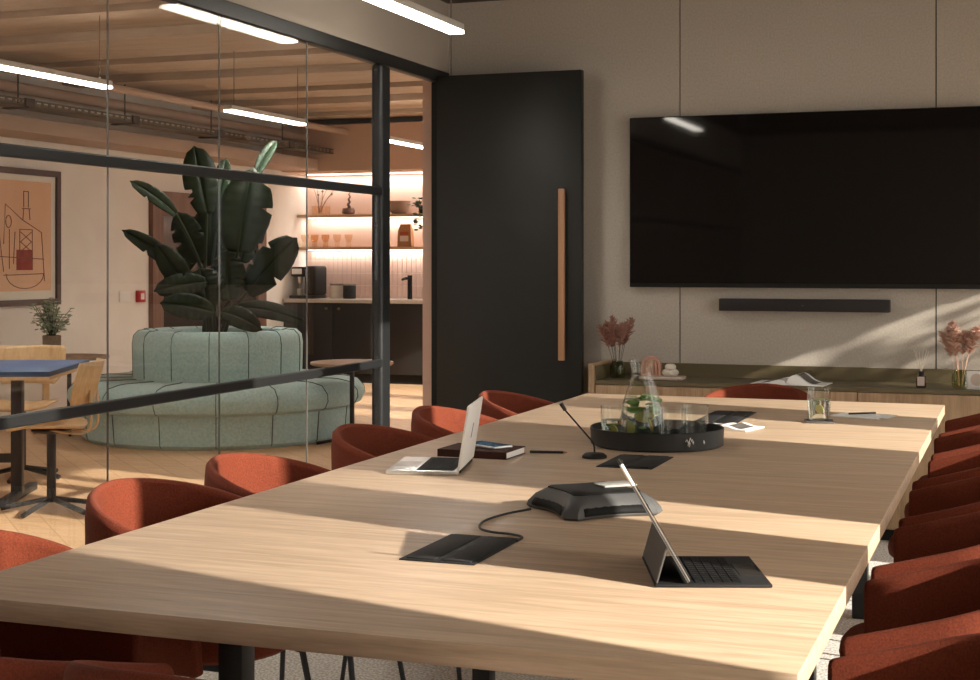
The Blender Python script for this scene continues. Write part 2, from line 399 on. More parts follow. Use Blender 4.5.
# ------------------------------------------------------------------ door leaf, folded back on the screen wall
d = thing('door_1', 'tall black door leaf standing open against the screen wall', 'door', (-2.945, 7.30, 0)); d['kind'] = 'structure'
MB().box(0, .805, 0, .045, .01, 2.30, bev=.003).build('door_leaf', doorblk, d)
m = MB(); m.box(.692, .724, -.045, -.022, .80, 1.685, bev=.003); m.box(.700, .716, -.024, .002, .9, .93); m.box(.700, .716, -.024, .002, 1.55, 1.58)
m.build('door_handle', handle_m, d)

# ------------------------------------------------------------------ screen and soundbar
t = thing('television', 'large black television screen mounted on the fabric wall', 'television', (-1.03, 7.5, 1.177))
MB().box(-.894, .894, -.05, -.012, 0, .88, bev=.004).build('bezel', blackm, t)
MB().box(-.889, .889, -.054, -.049, .022, .875).build('screen', screen, t)
MB().box(-.3, .3, -.014, .0, .25, .65).build('wall_mount', blackm, t)
t = thing('soundbar', 'slim black soundbar mounted below the television', 'soundbar', (-1.033, 7.5, 1.06))
MB().box(-.42, .42, -.07, -.0, 0, .062, bev=.004).build('body', mat('soundbar black', (.018, .014, .014), .6), t)
for x in (-.14, .14): MB().box(x-.001, x+.001, -.0712, -.069, .003, .059).build('grille_joint', blackm, t)
MB().cyl((0, -.069, .03), (0, -.0715, .03), .004).build('indicator', greyp, t)

# ------------------------------------------------------------------ credenza
t = thing('credenza', 'long low oak credenza with olive top under the television', 'credenza', (0, 7.06, 0))
X0, X1 = -2.035, .95
MB().box(X0, X0+.03, 0, .435, 0, .80, bev=.002).build('side_panel', oak_v, t)
MB().box(X1-.03, X1, 0, .435, 0, .80, bev=.002).build('side_panel', oak_v, t)
MB().box(X0+.031, X1-.031, .03, .435, .06, .70).build('body', oak_v, t)
MB().box(X0+.031, X1-.031, .01, .415, .701, .72).build('top_panel', olive, t)
MB().box(X0+.031, X1-.031, .417, .435, .701, .785).build('back_upstand', olive, t)
MB().box(X0+.031, X0+.036, .012, .415, .7205, .79).build('side_lining', olive, t)
MB().box(X0+.05, X1-.05, .08, .40, 0, .059).build('plinth', blackm, t)
xs = [X0+.033, -1.372, -.729, -.086, X1-.033]
for a, b in zip(xs, xs[1:]): MB().box(a+.002, b-.002, .008, .028, .07, .697, bev=.001).build('door', oak_v, t)

def pampas_vase(name, label, loc, pm, h, spread, n=7, seed=1, lean=0):
    rnd = random.Random(seed)
    t = thing(name, label, 'vase', loc, 0, None)
    MB().lathe([(.001, 0), (.034, 0), (.040, .015), (.040, .055), (.033, .072), (.027, .085), (.0255, .085), (.031, .07), (.038, .055), (.038, .016), (.001, .004)], seg=24).build('vase', vaseg, t)
    for k in range(n):
        a = 2*pi*k/n+rnd.random(); r = spread*(.35+.65*rnd.random())
        if k == 0: r = .02
        top = Vector((cos(a)*r+lean, sin(a)*r*.6, h*(.82+.18*rnd.random())))
        b = Vector((cos(a)*.008, sin(a)*.008, .01)); md = b.lerp(top, .5)+Vector((-cos(a)*r*.15, 0, .02))
        cur = [b*(1-u)**2+md*2*u*(1-u)+top*u*u for u in [j/8 for j in range(9)]]
        st = MB(); st.tube(cur[:7], .0012, 5)
        so = st.build('stem', stemm if pm is pampas else pm, t)
        pl = MB()
        for q in range(110):
            u = .52+.48*rnd.random(); i = min(int(u*8), 7); p = cur[i].lerp(cur[i+1], u*8-i)
            wd = .040*sin(pi*min(1, (u-.50)/.5*.8+.12))
            dr = Vector((rnd.uniform(-1, 1), rnd.uniform(-1, 1), rnd.uniform(.1, 1.0))).normalized()
            q2 = p+dr*wd*rnd.uniform(.6, 1.3); sd2 = dr.cross(Vector((rnd.random(), rnd.random(), rnd.random()))).normalized()*.0035
            v = [pl.bm.verts.new(x) for x in (p-sd2, p+sd2, q2+sd2*.5, q2-sd2*.5)]; pl.bm.faces.new(v)
        o = pl.build('plume', pm, t, smooth=False, solid=.0012)
    return t
pampas_vase('pampas_vase', 'olive glass vase of dusty pink plumes at the left end of the credenza', (-1.94, 7.27, .72), pampas, .31, .11, 9, 3)
pampas_vase('pampas_vase', 'glass vase of pale pink plumes at the right of the credenza', (-.275, 7.22, .72), pampas2, .31, .11, 9, 9)
# arch, knot, board
t = tag(bx(-.11, .11, -.055, .055, 0, .016, bev=.004).build('display_board', beige, loc=(-1.70, 7.24, .72)), 'pale stone board on the credenza under the arch and the knot', 'board')
m = MB()
def arch(r0, r1, z0, d):
    pts = lambda r: [(r, z0)]+[(r*cos(a), z0+.045+r*sin(a)) for a in [pi*k/16 for k in range(17)]]+[(-r, z0)]
    A, B = pts(r1), pts(r0)
    rows = [[Vector((x, -d, z)) for x, z in A], [Vector((x, -d, z)) for x, z in B], [Vector((x, d, z)) for x, z in B], [Vector((x, d, z)) for x, z in A]]
    m.grid(rows, closed_u=True)
    for k in (0, -1):
        try: m.bm.faces.new([m.bm.verts.new(r[k]) for r in rows])
        except ValueError: pass
for r0, r1 in ((.036, .052), (.019, .034), (.003, .017)): arch(r0, r1, 0, .012)
tag(m.build('arch_ornament', archp, loc=(-1.762, 7.26, .7365), bev=.001), 'small pink rainbow arch ornament on the stone board', 'ornament')
m = MB()
for k, (dx, dz) in enumerate(((-.014, .02), (.014, .02), (0, .047))):
    m.lathe([(.001, dz-.018), (.018, dz-.017), (.028, dz-.006), (.028, dz+.006), (.018, dz+.016), (.001, dz+.017)], (dx, 0, 0), 20)
tag(m.build('knot_ornament', cream, loc=(-1.655, 7.22, .736)), 'small cream knot ornament on the stone board beside the arch', 'ornament')
# open magazine
def magazine(name, label, loc, rot, w, hh, lift):
    t = thing(name, label, 'magazine', loc, rot)
    for s in (-1, 1):
        rows = []; th = []
        for i in range(13):
            u = i/12; z = (.004+lift[0 if s < 0 else 1]*math.exp(-((u-.22)/.28)**2))*(1 if u > .03 else .6)
            rows.append([Vector((s*u*w, -hh, z)), Vector((s*u*w, hh, z))])
        m = MB(); n = len(rows)
        top = rows; bot = [[Vector((p.x, p.y, 0)) for p in r] for r in rows]
        m.m(paperm); m.grid(top); 
        g = m.grid([[r[0] for r in top], [r[0] for r in bot]]); m.grid([[r[1] for r in top], [r[1] for r in bot]]); m.grid([top[-1], bot[-1]]); m.grid([[r[0] for r in bot], [r[1] for r in bot]])
        m.build('pages', paperm, t)
        m = MB()
        for (a, b, c, dd) in ((3, 10, -.7, .6),):
            m.grid([[Vector((rows[i][0].x, hh*c, rows[i][0].z+.0015)), Vector((rows[i][0].x, hh*dd, rows[i][0].z+.0015))] for i in range(a, b)])
        m.build('printed_picture', papergrey, t)
    return t
magazine('open_magazine', 'open magazine with raised pages lying on the credenza', (-1.05, 7.18, .7205), R(-6), .175, .10, (.02, .045))
# reed diffuser
t = thing('reed_diffuser', 'small square reed diffuser bottle with black cap on the credenza', 'diffuser', (-.448, 7.17, .72))
MB().box(-.022, .022, -.022, .022, 0, .058, bev=.004).build('bottle', mat('dark amber glass', (.06, .03, .02), .15), t)
MB().box(-.016, .016, -.0226, -.022, .01, .052).build('label', labelm, t)
MB().cyl((0, 0, .058), (0, 0, .076), .012).build('cap', blackm, t)
for k in range(6):
    a = k*1.05+.3; MB().cyl((0, 0, .07), (cos(a)*.035, sin(a)*.03, .17+.01*(k % 2)), .0013, seg=5).build('reed', cream, t)
t = thing('photo_frame', 'small white standing picture frame at the right of the plumes on the credenza', 'frame', (-.20, 7.15, .72))
MB().box(-.045, .045, -.006, .006, 0, .085, bev=.002).build('frame', whitep, t); MB().cyl((0, -.006, .045), (0, -.0075, .045), .028, seg=24).build('round_print', beige, t)

# ------------------------------------------------------------------ conference table
tb = thing('conference_table', 'long oak conference table on dark legs across the carpet', 'table', (-1.033, 4.1, 0))
MB().box(-.741, .741, -2.045, 2.03, .703, .74, bev=.0015).build('tabletop', oak, tb)
for x, y in ((-.47, -1.46), (.47, -1.46), (-.47, 0), (.47, 0), (-.47, 1.46), (.47, 1.46)):
    MB().box(x-.028, x+.028, y-.028, y+.028, 0, .66, bev=.005).build('leg', black, tb)
m = MB()
for y in (-1.46, 0, 1.46): m.box(-.62, .62, y-.03, y+.03, .66, .702)
for x in (-.47, .47): m.box(x-.025, x+.025, -1.9, 1.9, .662, .70)
m.build('underframe', black, tb)

# ------------------------------------------------------------------ tub chairs (local: faces +Y)
CHG = {}
def make_chair():
    t = thing('tub_chair', '', 'chair')
    a, b, yf = .252, .245, .16
    us = []
    NA = 28
    for k in range(NA+1):
        ph = -pi/2+pi*k/NA; us.append((ph, a*sin(ph), -b*cos(ph)))
    pts = [(-a, yf, -1.2), (-a, yf-.012, -1.18), (-a, yf*.5, -1.1)]+[(x, y, ph/(pi/2)) for ph, x, y in us]+[(a, yf*.5, 1.1), (a, yf-.012, 1.18), (a, yf, 1.2)]
    pts = [(x, y, u) for x, y, u in pts]
    zt = lambda u: .784-.068*min(1, abs(u))**1.7-.045*max(0, abs(u)-1)/.2
    rows = []
    th = .034
    prof = [(0, 0), (0, .15), (0, .35), (0, .6), (0, .85), (.12, .965), (.5, 1.0), (.88, .965), (1, .85), (1, .6), (1, .35), (1, .15), (1, 0)]
    for x, y, u in pts:
        col = []
        nx, ny = (x, y if y < 0 else 0); l = math.hypot(nx, ny); nx /= l; ny /= l
        for (o, hf) in prof:
            z = .40+(zt(u)-.40)*hf
            sc = .93+.07*min(1, (z-.40)/.18)**.6+.05*max(0, z-.56)
            col.append(Vector(((x)*sc-nx*th*o, (y if y > 0 else y*sc)-ny*th*o, z)))
        rows.append(col)
    m = MB(); vs = m.grid(rows)
    for r in (vs[0], vs[-1]): m.bm.faces.new(r)
    for i in range(len(vs)-1): m.bm.faces.new((vs[i][0], vs[i+1][0], vs[i+1][-1], vs[i][-1]))
    m.build('backrest', rust, t, bev=.008, bseg=3)
    # seat
    sh = []
    for k in range(40):
        an = 2*pi*k/40; x = .214*math.copysign(abs(cos(an))**.85, cos(an)); y = .045+.21*math.copysign(abs(sin(an))**.85, sin(an))
        sh.append((x*.93, y if y > 0 else y*.98))
    rows = []
    for s, z in ((.80, .408), (.93, .411), (.985, .42), (1.0, .437), (.985, .457), (.93, .47), (.75, .478), (.4, .482), (.02, .483)):
        rows.append([Vector((x*s, .045+(y-.045)*s, z)) for x, y in sh])
    m = MB(); vs = m.grid(rows, closed_v=True); m.bm.faces.new(vs[0]); m.bm.faces.new(vs[-1])
    m.build('seat', rust, t)
    MB().box(-.14, .14, -.08, .18, .388, .409, bev=.006).build('seat_frame', black, t)
    for sx in (-1, 1):
        for sy in (-1, 1):
            MB().tube([(sx*.12, .05+sy*.12, .395), (sx*.155, .05+sy*.155, .37), (sx*.20, .06+sy*.20, 0)], .0095, 8, .007).build('leg', black, t)
    return t
proto = make_chair(); first = [True]
def chair(x, y, rot, label, group):
    if first[0]: o = proto; first[0] = False
    else: o = dup(proto)
    o.location = (x, y, 0); o.rotation_euler = (0, 0, R(rot)); o['label'] = label; o['group'] = group
LX = -1.845
lg = 'rust chairs along the glass side of the table'
for y, r, lb in ((2.345, -88, 'rust tub chair cut by the left edge, nearest of the row by the glass'), (3.04, -92, 'sunlit rust tub chair on the glass side, nearest one shown whole'), (3.57, -86, 'rust tub chair on the glass side, half lit, in front of the round teal sofa'), (4.34, -91, 'rust tub chair on the glass side left of the white laptop, before the column'), (4.99, -88, 'rust tub chair on the glass side just behind the white laptop lid'), (5.68, -90, 'rust tub chair on the glass side farthest off, before the black door')):
    chair(LX, y, r, lb, lg)
rg = 'rust chairs along the window side of the table'
for y, r, lb in ((5.95, 90, 'rust tub chair on the window side farthest from the viewer, by the credenza'), (5.33, 92, 'rust tub chair on the window side, second from the credenza'), (4.68, 88, 'rust tub chair on the window side, third from the credenza'), (4.03, 91, 'rust tub chair on the window side, fourth from the credenza'), (3.41, 89, 'rust tub chair on the window side, fifth from the credenza'), (2.80, 91, 'rust tub chair on the window side beside the tablet, second nearest the viewer'), (2.18, 90, 'rust tub chair on the window side at the bottom right corner, nearest the viewer')):
    chair(-.135, y, r, lb, rg)
chair(-1.63, 1.845, 0, 'rust tub chair at the near end of the table, in the bottom left corner', 'rust chairs at the table ends')
chair(-1.05, 1.865, -2, 'rust tub chair at the table near end, only its rim in view', 'rust chairs at the table ends')
chair(-1.055, 6.20, 180, 'rust tub chair at the far end of the table in front of the credenza', 'rust chairs at the table ends')

# ------------------------------------------------------------------ things on the table
TZ = .7405
for (x0, x1, y0, y1, lb) in ((-1.120, -.966, 2.584, 2.858, 'dark metal cable port let into the table, nearest the viewer'), (-1.113, -.955, 3.94, 4.205, 'dark metal cable port in the table in front of the tray'), (-1.10, -.945, 5.15, 5.56, 'dark metal cable port in the table behind the tray')):
    t = thing('cable_port', lb, 'cable port', ((x0+x1)/2, (y0+y1)/2, TZ), 0, 'cable ports in the tabletop')
    w, h = (x1-x0)/2, (y1-y0)/2
    MB().box(-w, w, -h, h, 0, .0025, bev=.0006).build('frame', darkp, t)
    MB().box(-w+.012, -.008, -h+.01, h-.01, .0025, .005, bev=.0005).build('lid', darkp, t); MB().box(.008, w-.012, -h+.01, h-.01, .0025, .005, bev=.0005).build('lid', darkp, t)
    MB().box(-.007, .007, -h+.012, h-.012, .0025, .003).build('brush_slot', blackm, t)

# laptop (hinge on its right, rotated)
t = thing('laptop', 'open silver laptop with pale lid near the glass side of the table', 'laptop', (-1.413, 3.652, TZ), R(13))
MB().box(-.195, 0, 0, .285, 0, .011, bev=.003).build('base', silver, t)
m = MB()
for r in range(6):
    for k in range(14):
        x = -.016-r*.0165; m.box(x-.0145, x, .018+k*.0180, .018+k*.0180+.0155, .011, .0125)
m.m(keys); m.build('keyboard', keys, t)
MB().box(-.115, -.012, .014, .272, .0105, .0113).build('keyboard_well', blackm, t)
MB().box(-.185, -.125, .09, .19, .0105, .0114).build('touchpad', mat('pad', (.55, .54, .52), .3, .4), t)
lid = MB().box(-.0035, .0035, 0, .285, 0, .176, bev=.003).build('lid', laptopw, t, loc=(.002, 0, .012)); lid.rotation_euler = (0, R(9), 0)
MB().box(-.0040, -.0034, .006, .279, .008, .170).build('display', screen, lid)
m = MB(); m.prism([(.098, -.019), (.106, -.021), (.116, .019), (.108, .021)], 0, .0006, Matrix.Translation((.0034, .035, .095)) @ Matrix(((0, 0, 1, 0), (1, 0, 0, 0), (0, 1, 0, 0), (0, 0, 0, 1))))
m.build('lid_mark', chrome, lid)
MB().cyl((0, .03, .008), (0, .255, .008), .006).build('hinge', black, t)

# notebook, phone, pen
t = thing('notebook', 'closed dark brown leather notebook beside the laptop', 'notebook', (-1.50, 4.075, TZ), R(-2))
MB().box(-.105, .105, -.075, .075, .002, .019).build('pages', paperm, t)
m = MB(); m.box(-.108, .108, -.078, .078, 0, .002); m.box(-.108, .108, -.078, .078, .019, .0215); m.box(-.108, .108, -.080, -.077, 0, .0215)
m.build('cover', leather, t)
t = thing('smartphone', 'phone with bluish glass lying on the brown notebook', 'phone', (-1.49, 4.10, TZ+.0217), R(60))
MB().box(-.036, .036, -.072, .072, 0, .008, bev=.003).build('body', silver, t); MB().box(-.033, .033, -.069, .069, .008, .0085).build('display', blue, t)
t = thing('pen', 'thin dark pen lying past the right end of the notebook', 'pen', (-1.33, 4.17, TZ+.004), R(10))
MB().cyl((-.05, 0, 0), (.05, 0, 0), .0038, seg=10).build('barrel', black, t); MB().cyl((.05, 0, 0), (.062, 0, 0), .0038, .0008, seg=10).build('tip', brass, t)

# conference phone
t = thing('conference_phone', 'grey and black conference speakerphone in the middle of the table', 'speakerphone', (-.925, 3.255, TZ), R(-3))
def star(s, pinch, cut):
    pts = []
    for k in range(4):
        a0 = -pi/2+k*pi/2; a1 = a0+pi/2
        p0 = Vector((cos(a0), sin(a0))); p1 = Vector((cos(a1), sin(a1)))
        for j in range(9):
            u = cut+(1-2*cut)*j/8; p = p0.lerp(p1, u); n = -((p0+p1)/2).normalized(); p = p+n*pinch*sin(pi*(u-cut)/(1-2*cut))
            pts.append((p.x*s, p.y*s))
    return pts
m = MB()
lev = [(.168, 0, .10), (.176, .006, .10), (.172, .016, .095), (.152, .034, .08), (.128, .045, .06), (.120, .048, .05)]
rows = [[Vector((x, y, z)) for x, y in star(s, pn, .10)] for s, z, pn in lev]
vs = m.grid(rows, closed_v=True); m.bm.faces.new(vs[0]); m.bm.faces.new(vs[-1]); m.build('body', greyp, t)
m = MB(); m.prism(star(.1195, .05, .10), .0475, .0505); m.build('top_plate', blackm, t)
MB().box(-.010, .075, -.03, .03, .0505, .056, bev=.003, mx=Matrix.Translation((.01, .035, 0)) @ Matrix.Rotation(R(45), 4, 'Z')).build('display', mat('display with painted reflection', (.45, .44, .42), .15), t)  # pale colour stands in for a white reflection on the panel
def sidep(A, B, u, z, out=0, s_=.172, pn=.095):
    A = Vector(A); B = Vector(B); n = ((A+B)/2).normalized()
    p = A.lerp(B, u)*s_-n*(s_*pn*sin(pi*(u-.1)/.8)-out); p.z = z; return p
DIR = [(-1, 0, 0), (0, -1, 0), (1, 0, 0), (0, 1, 0)]
for k in range(4):
    A, B = DIR[k], DIR[(k+1) % 4]
    m = MB(); us_ = [.17+.66*j/12 for j in range(13)]
    m.grid([[sidep(A, B, u, .008, .0035), sidep(A, B, u, .016, .0015), sidep(A, B, u, .029, -.0095, .172, .09)] for u in us_])
    m.build('side_grille', keys, t, solid=.001)
cp = [atz(531, 509, .752), atz(505, 514, .745), atz(484, 521, .7445), atz(480, 528, .7445), atz(492, 532, .7445), atz(510, 534, .7445), atz(522, 537, .7445), atz(517, 541, .747)]
def smooth(pts, n=6):
    out = []
    P = [pts[0]]+pts+[pts[-1]]
    for i in range(1, len(P)-2):
        for j in range(n):
            u = j/n; out.append(.5*((2*P[i])+(-P[i-1]+P[i+1])*u+(2*P[i-1]-5*P[i]+4*P[i+1]-P[i+2])*u*u+(-P[i-1]+3*P[i]-3*P[i+1]+P[i+2])*u**3))
    out.append(pts[-1]); return out
tag(MB().tube(smooth(cp), .0027, 8).build('phone_cable', black), 'thin black cable curving from the speakerphone to the cable port', 'cable')

# gooseneck microphone
t = thing('gooseneck_microphone', 'black gooseneck microphone leaning left in front of the tray', 'microphone', (-1.17, 4.125, TZ))
MB().lathe([(.001, 0), (.036, 0), (.036, .006), (.028, .013), (.012, .015), (.001, .015)], seg=28).build('base', blackm, t)
g0 = Vector((0, 0, .012)); tipw = dep(562, 405, 4.27)-Vector((-1.17, 4.125, TZ))
MB().tube([g0, (0, 0, .03), (-.004, -.001, .045), tipw*.9], .0028, 8).build('neck', blackm, t)
MB().cyl(tipw*.90, tipw*1.03, .0055, .0065, seg=12).build('capsule', black, t)

# tray with carafe and tumblers
TX, TY = -1.072, 4.49
t = thing('serving_tray', 'round black tray with raised rim in the middle of the table', 'tray', (TX, TY, TZ))
MB().lathe([(.001, 0), (.196, 0), (.205, .004), (.207, .055), (.205, .057), (.202, .055), (.199, .010), (.001, .009)], seg=64).build('tray', trayb, t)
# abstract pale inlay on the rim
m = MB()
rnd = random.Random(4)
def rimp(a, z): return Vector((cos(a)*.2078, sin(a)*.2078, z))
base = -pi/2+TH+.0
for a, z, l in ((.31, .032, .03), (.34, .020, .02), (.37, .036, .025), (.36, .026, .012), (.42, .028, .01), (.62, .026, .012)):
    A = base+a; m.tube([rimp(A, z), rimp(A+l*.6, z+.007), rimp(A+l*1.4, z-.004), rimp(A+l*2, z+.003)], .0013, 5)
m.build('rim_inlay', paperm, t)
TI = TZ+.0095
p = dep(642, 430, 4.66)
t = thing('water_carafe', 'tall glass carafe of water with mint and lemon on the tray', 'carafe', (p.x, p.y, TI))
out = [(.066, 0), (.072, .006), (.072, .05), (.062, .11), (.044, .165), (.034, .195), (.033, .215), (.041, .248)]
prof = [(.001, 0)]+out+[(r-.0022, z) for r, z in out[::-1] if z > .004]+[(.001, .004)]
MB().lathe(prof, seg=40).build('glass_body', tglass, t)
MB().lathe([(.001, .006), (.067, .007), (.0695, .012), (.0695, .05), (.060, .108), (.056, .125), (.001, .125)], seg=40).build('water', water, t)
m = MB(); m.tube([(.041, 0, .248), (.055, 0, .240), (.062, 0, .21), (.060, 0, .185)], .001, 5)
rnd = random.Random(11)
def leaves(m, n, r, z0, z1, sz=.016):
    for k in range(n):
        a = rnd.random()*6.28; rr = r*rnd.random()**.5; c = Vector((cos(a)*rr, sin(a)*rr, rnd.uniform(z0, z1)))
        rot = Matrix.Rotation(rnd.random()*6, 4, 'Z') @ Matrix.Rotation(rnd.uniform(-.9, .9), 4, 'X')
        m.ball(c, sz*rnd.uniform(.7, 1.2), (1, .5, .08), 10, rot)
mm = MB(); leaves(mm, 34, .048, .085, .136, .021); mm.build('mint_leaves', mint, t)
mm = MB(); leaves(mm, 5, .045, .02, .07, .015); mm.build('mint_leaves', mint, t)
mm = MB()
for c, rt in (((.035, -.04, .05), .5), ((-.03, -.035, .04), 1.2), ((.0, .02, .07), 2)):
    mm.cyl(Vector(c)-Vector((cos(rt), sin(rt), .3)).normalized()*.002, Vector(c)+Vector((cos(rt), sin(rt), .3)).normalized()*.002, .022, seg=20)
mm.build('lemon_slice', lemon, t)
def tumbler(px, py, zc, label, fill, group='glass tumblers', z=TI, h=.115, r=.042):
    p = dep(px, py, zc)
    t = thing('glass_tumbler', label, 'glass', (p.x, p.y, z), 0, group)
    o = [(r*.80, 0), (r*.86, .004), (r*.98, h*.5), (r, h)]
    MB().lathe([(.001, 0)]+o+[(a-.0022, b) for a, b in o[::-1] if b > .003]+[(.001, .006)], seg=32).build('glass_body', tglass, t)
    if fill:
        MB().lathe([(.001, .007), (r*.80, .0075), (r*.93, h*.55), (r*.945, h*.62), (.001, h*.62)], seg=32).build('water', water, t)
        mm = MB(); leaves(mm, fill, r*.5, h*.25, h*.66, .012); mm.build('mint_leaves', mint, t)
        mm = MB(); mm.cyl((r*.1, -r*.5, h*.36), (r*.16, -r*.42, h*.37), .017, seg=18); mm.build('lemon_slice', lemon, t)
    return t
tumbler(614, 430, 4.55, 'glass tumbler with mint water left of the carafe on the tray', 6)
tumbler(672, 430, 4.47, 'empty glass tumbler upright right of the carafe on the tray', 0)
tumbler(695, 430, 4.57, 'empty glass tumbler at the right end of the tray', 0)
cp_ = atz(819, 422, TZ)
t = tag(bx(-.05, .05, -.05, .05, 0, .006, bev=.002).build('coaster', mat('grey coaster', (.10, .09, .085), .7), loc=(cp_.x, cp_.y, TZ), rot=R(10)), 'dark square coaster under the mint water glass at the far right', 'coaster')
t = tumbler(819, 420, 5.35, 'tall glass of mint water on a coaster near the far right of the table', 7, z=TZ+.0065, h=.115, r=.042)
t.location.x, t.location.y = cp_.x, cp_.y
# papers
t = thing('paper_pad', 'small stack of white paper near the far right corner of the table', 'paper', (-.555, 5.56, TZ), R(-20))
MB().box(-.10, .09, -.07, .07, 0, .003).build('sheets', paperm, t)
MB().box(-.06, .11, -.06, .08, .003, .004, mx=Matrix.Rotation(R(9), 4, 'Z')).build('top_sheet', paperm, t)
t = thing('pen', 'slim dark pen lying on the white paper pad', 'pen', (-.56, 5.60, TZ+.0075), R(35))
MB().cyl((-.055, 0, 0), (.055, 0, 0), .0035, seg=10).build('barrel', black, t)
magazine('open_magazine', 'open magazine lying flat on the table behind the tray', (-.945, 5.02, TZ+.0002), R(-15), .095, .075, (.006, .010))

# tablet with keyboard cover
t = thing('tablet_computer', 'tablet leaning on a black keyboard cover near the right side of the table', 'tablet', (-.604, 2.516, TZ), R(19.2))
MB().box(0, .205, 0, .25, 0, .006, bev=.002).build('keyboard_base', tabletk, t)
m = MB()
for r in range(5):
    for k in range(13):
        x = .072+r*.0165; m.box(x, x+.0145, .014+k*.0172, .014+k*.0172+.0150, .006, .0078)
m.build('keyboard', keys, t)
MB().box(.160, .198, .075, .175, .006, .0066).build('touchpad', mat('dark pad', (.045, .042, .04), .3), t)
a = Vector((.002, 0, .006)); b = Vector((.024, 0, .074))
def slab(p, q, y0, y1, th, mt, name, par, up=Vector((1, 0, 0))):
    p, q = Vector(p), Vector(q); d = (q-p).normalized(); n = Vector((d.z, 0, -d.x))*th/2
    m = MB(); rows = [[p-n, q-n], [p+n, q+n]]
    vs = []
    for y in (y0, y1):
        for v in (p-n, q-n, q+n, p+n): vs.append(m.bm.verts.new((v.x, y, v.z)))
    for f in ((0, 1, 2, 3), (7, 6, 5, 4), (0, 4, 5, 1), (1, 5, 6, 2), (2, 6, 7, 3), (3, 7, 4, 0)): m.bm.faces.new([vs[i] for i in f])
    return m.build(name, mt, par, bev=.0015, smooth=False)
slab((.003, 0, .007), (.022, 0, .074), .002, .248, .004, tabletg, 'stand_flap', t)
tp, tq = Vector((.060, 0, .0095)), Vector((-.046, 0, .192))
nrm = Vector(((tq-tp).z, 0, -(tq-tp).x)).normalized()
slab(tp-nrm*.0025, tq-nrm*.0025, 0, .248, .002, tabletg, 'tablet_cover', t)
sc_ = slab(tp+nrm*.0008, tq+nrm*.0008, .001, .247, .003, goldedge, 'tablet_body', t)
slab(tp+nrm*.0042+(tq-tp)*.02, tq+nrm*.0042-(tq-tp)*.02, .006, .242, .0012, screen, 'display', t)
pc = tp.lerp(tq, .93)
MB().cyl(pc+Vector((-.0, -.006, -.0)), pc+(tq-tp)*.20+Vector((0, -.006, 0)), .0036, seg=10).build('stylus', whitep, t)

# ------------------------------------------------------------------ lounge: round sofa with plant
SX, SY = -5.735, 9.80
t = thing('round_sofa', 'round teal fabric sofa with raised centre planter in the lounge', 'sofa', (SX, SY, 0))
RB = 1.0
MB().lathe([(.6, .0), (RB-.03, 0), (RB, .03), (RB+.02, .24), (.6, .24)], seg=96).build('base', teal, t)
MB().lathe([(.60, .235), (RB+.02, .235), (RB+.08, .26), (RB+.105, .31), (RB+.10, .36), (RB+.05, .415), (RB-.04, .435), (.9, .44), (.60, .44)], seg=96).build('seat', teal, t)
MB().lathe([(.60, .43), (.63, .44), (.635, .70), (.625, .76), (.59, .795), (.53, .80), (.48, .785), (.46, .74), (.46, .44)], seg=96).build('backrest', teal, t)
for k in range(16):
    a = 2*pi*k/16+.12; ca, sa = cos(a), sin(a)
    P = lambda r, z: Vector((r*ca, r*sa, z))
    MB().tube([P(RB-.03+.005, .01), P(RB+.003, .03), P(RB+.022, .24), P(RB+.08, .258), P(RB+.108, .31), P(RB+.103, .36), P(RB+.052, .418), P(RB-.04, .438), P(.9, .443), P(.64, .443)], .003, 6).build('seat_seam', seam_m, t)
for k in range(14):
    a = 2*pi*k/14+.2; ca, sa = cos(a), sin(a)
    P = lambda r, z: Vector((r*ca, r*sa, z))
    MB().tube([P(.632, .45), P(.637, .70), P(.628, .76), P(.592, .797), P(.53, .803), P(.479, .787)], .003, 6).build('back_seam', seam_m, t)
MB().lathe([(.001, .70), (.455, .70), (.455, .72), (.001, .72)], seg=48).build('planter_lining', soil, t)

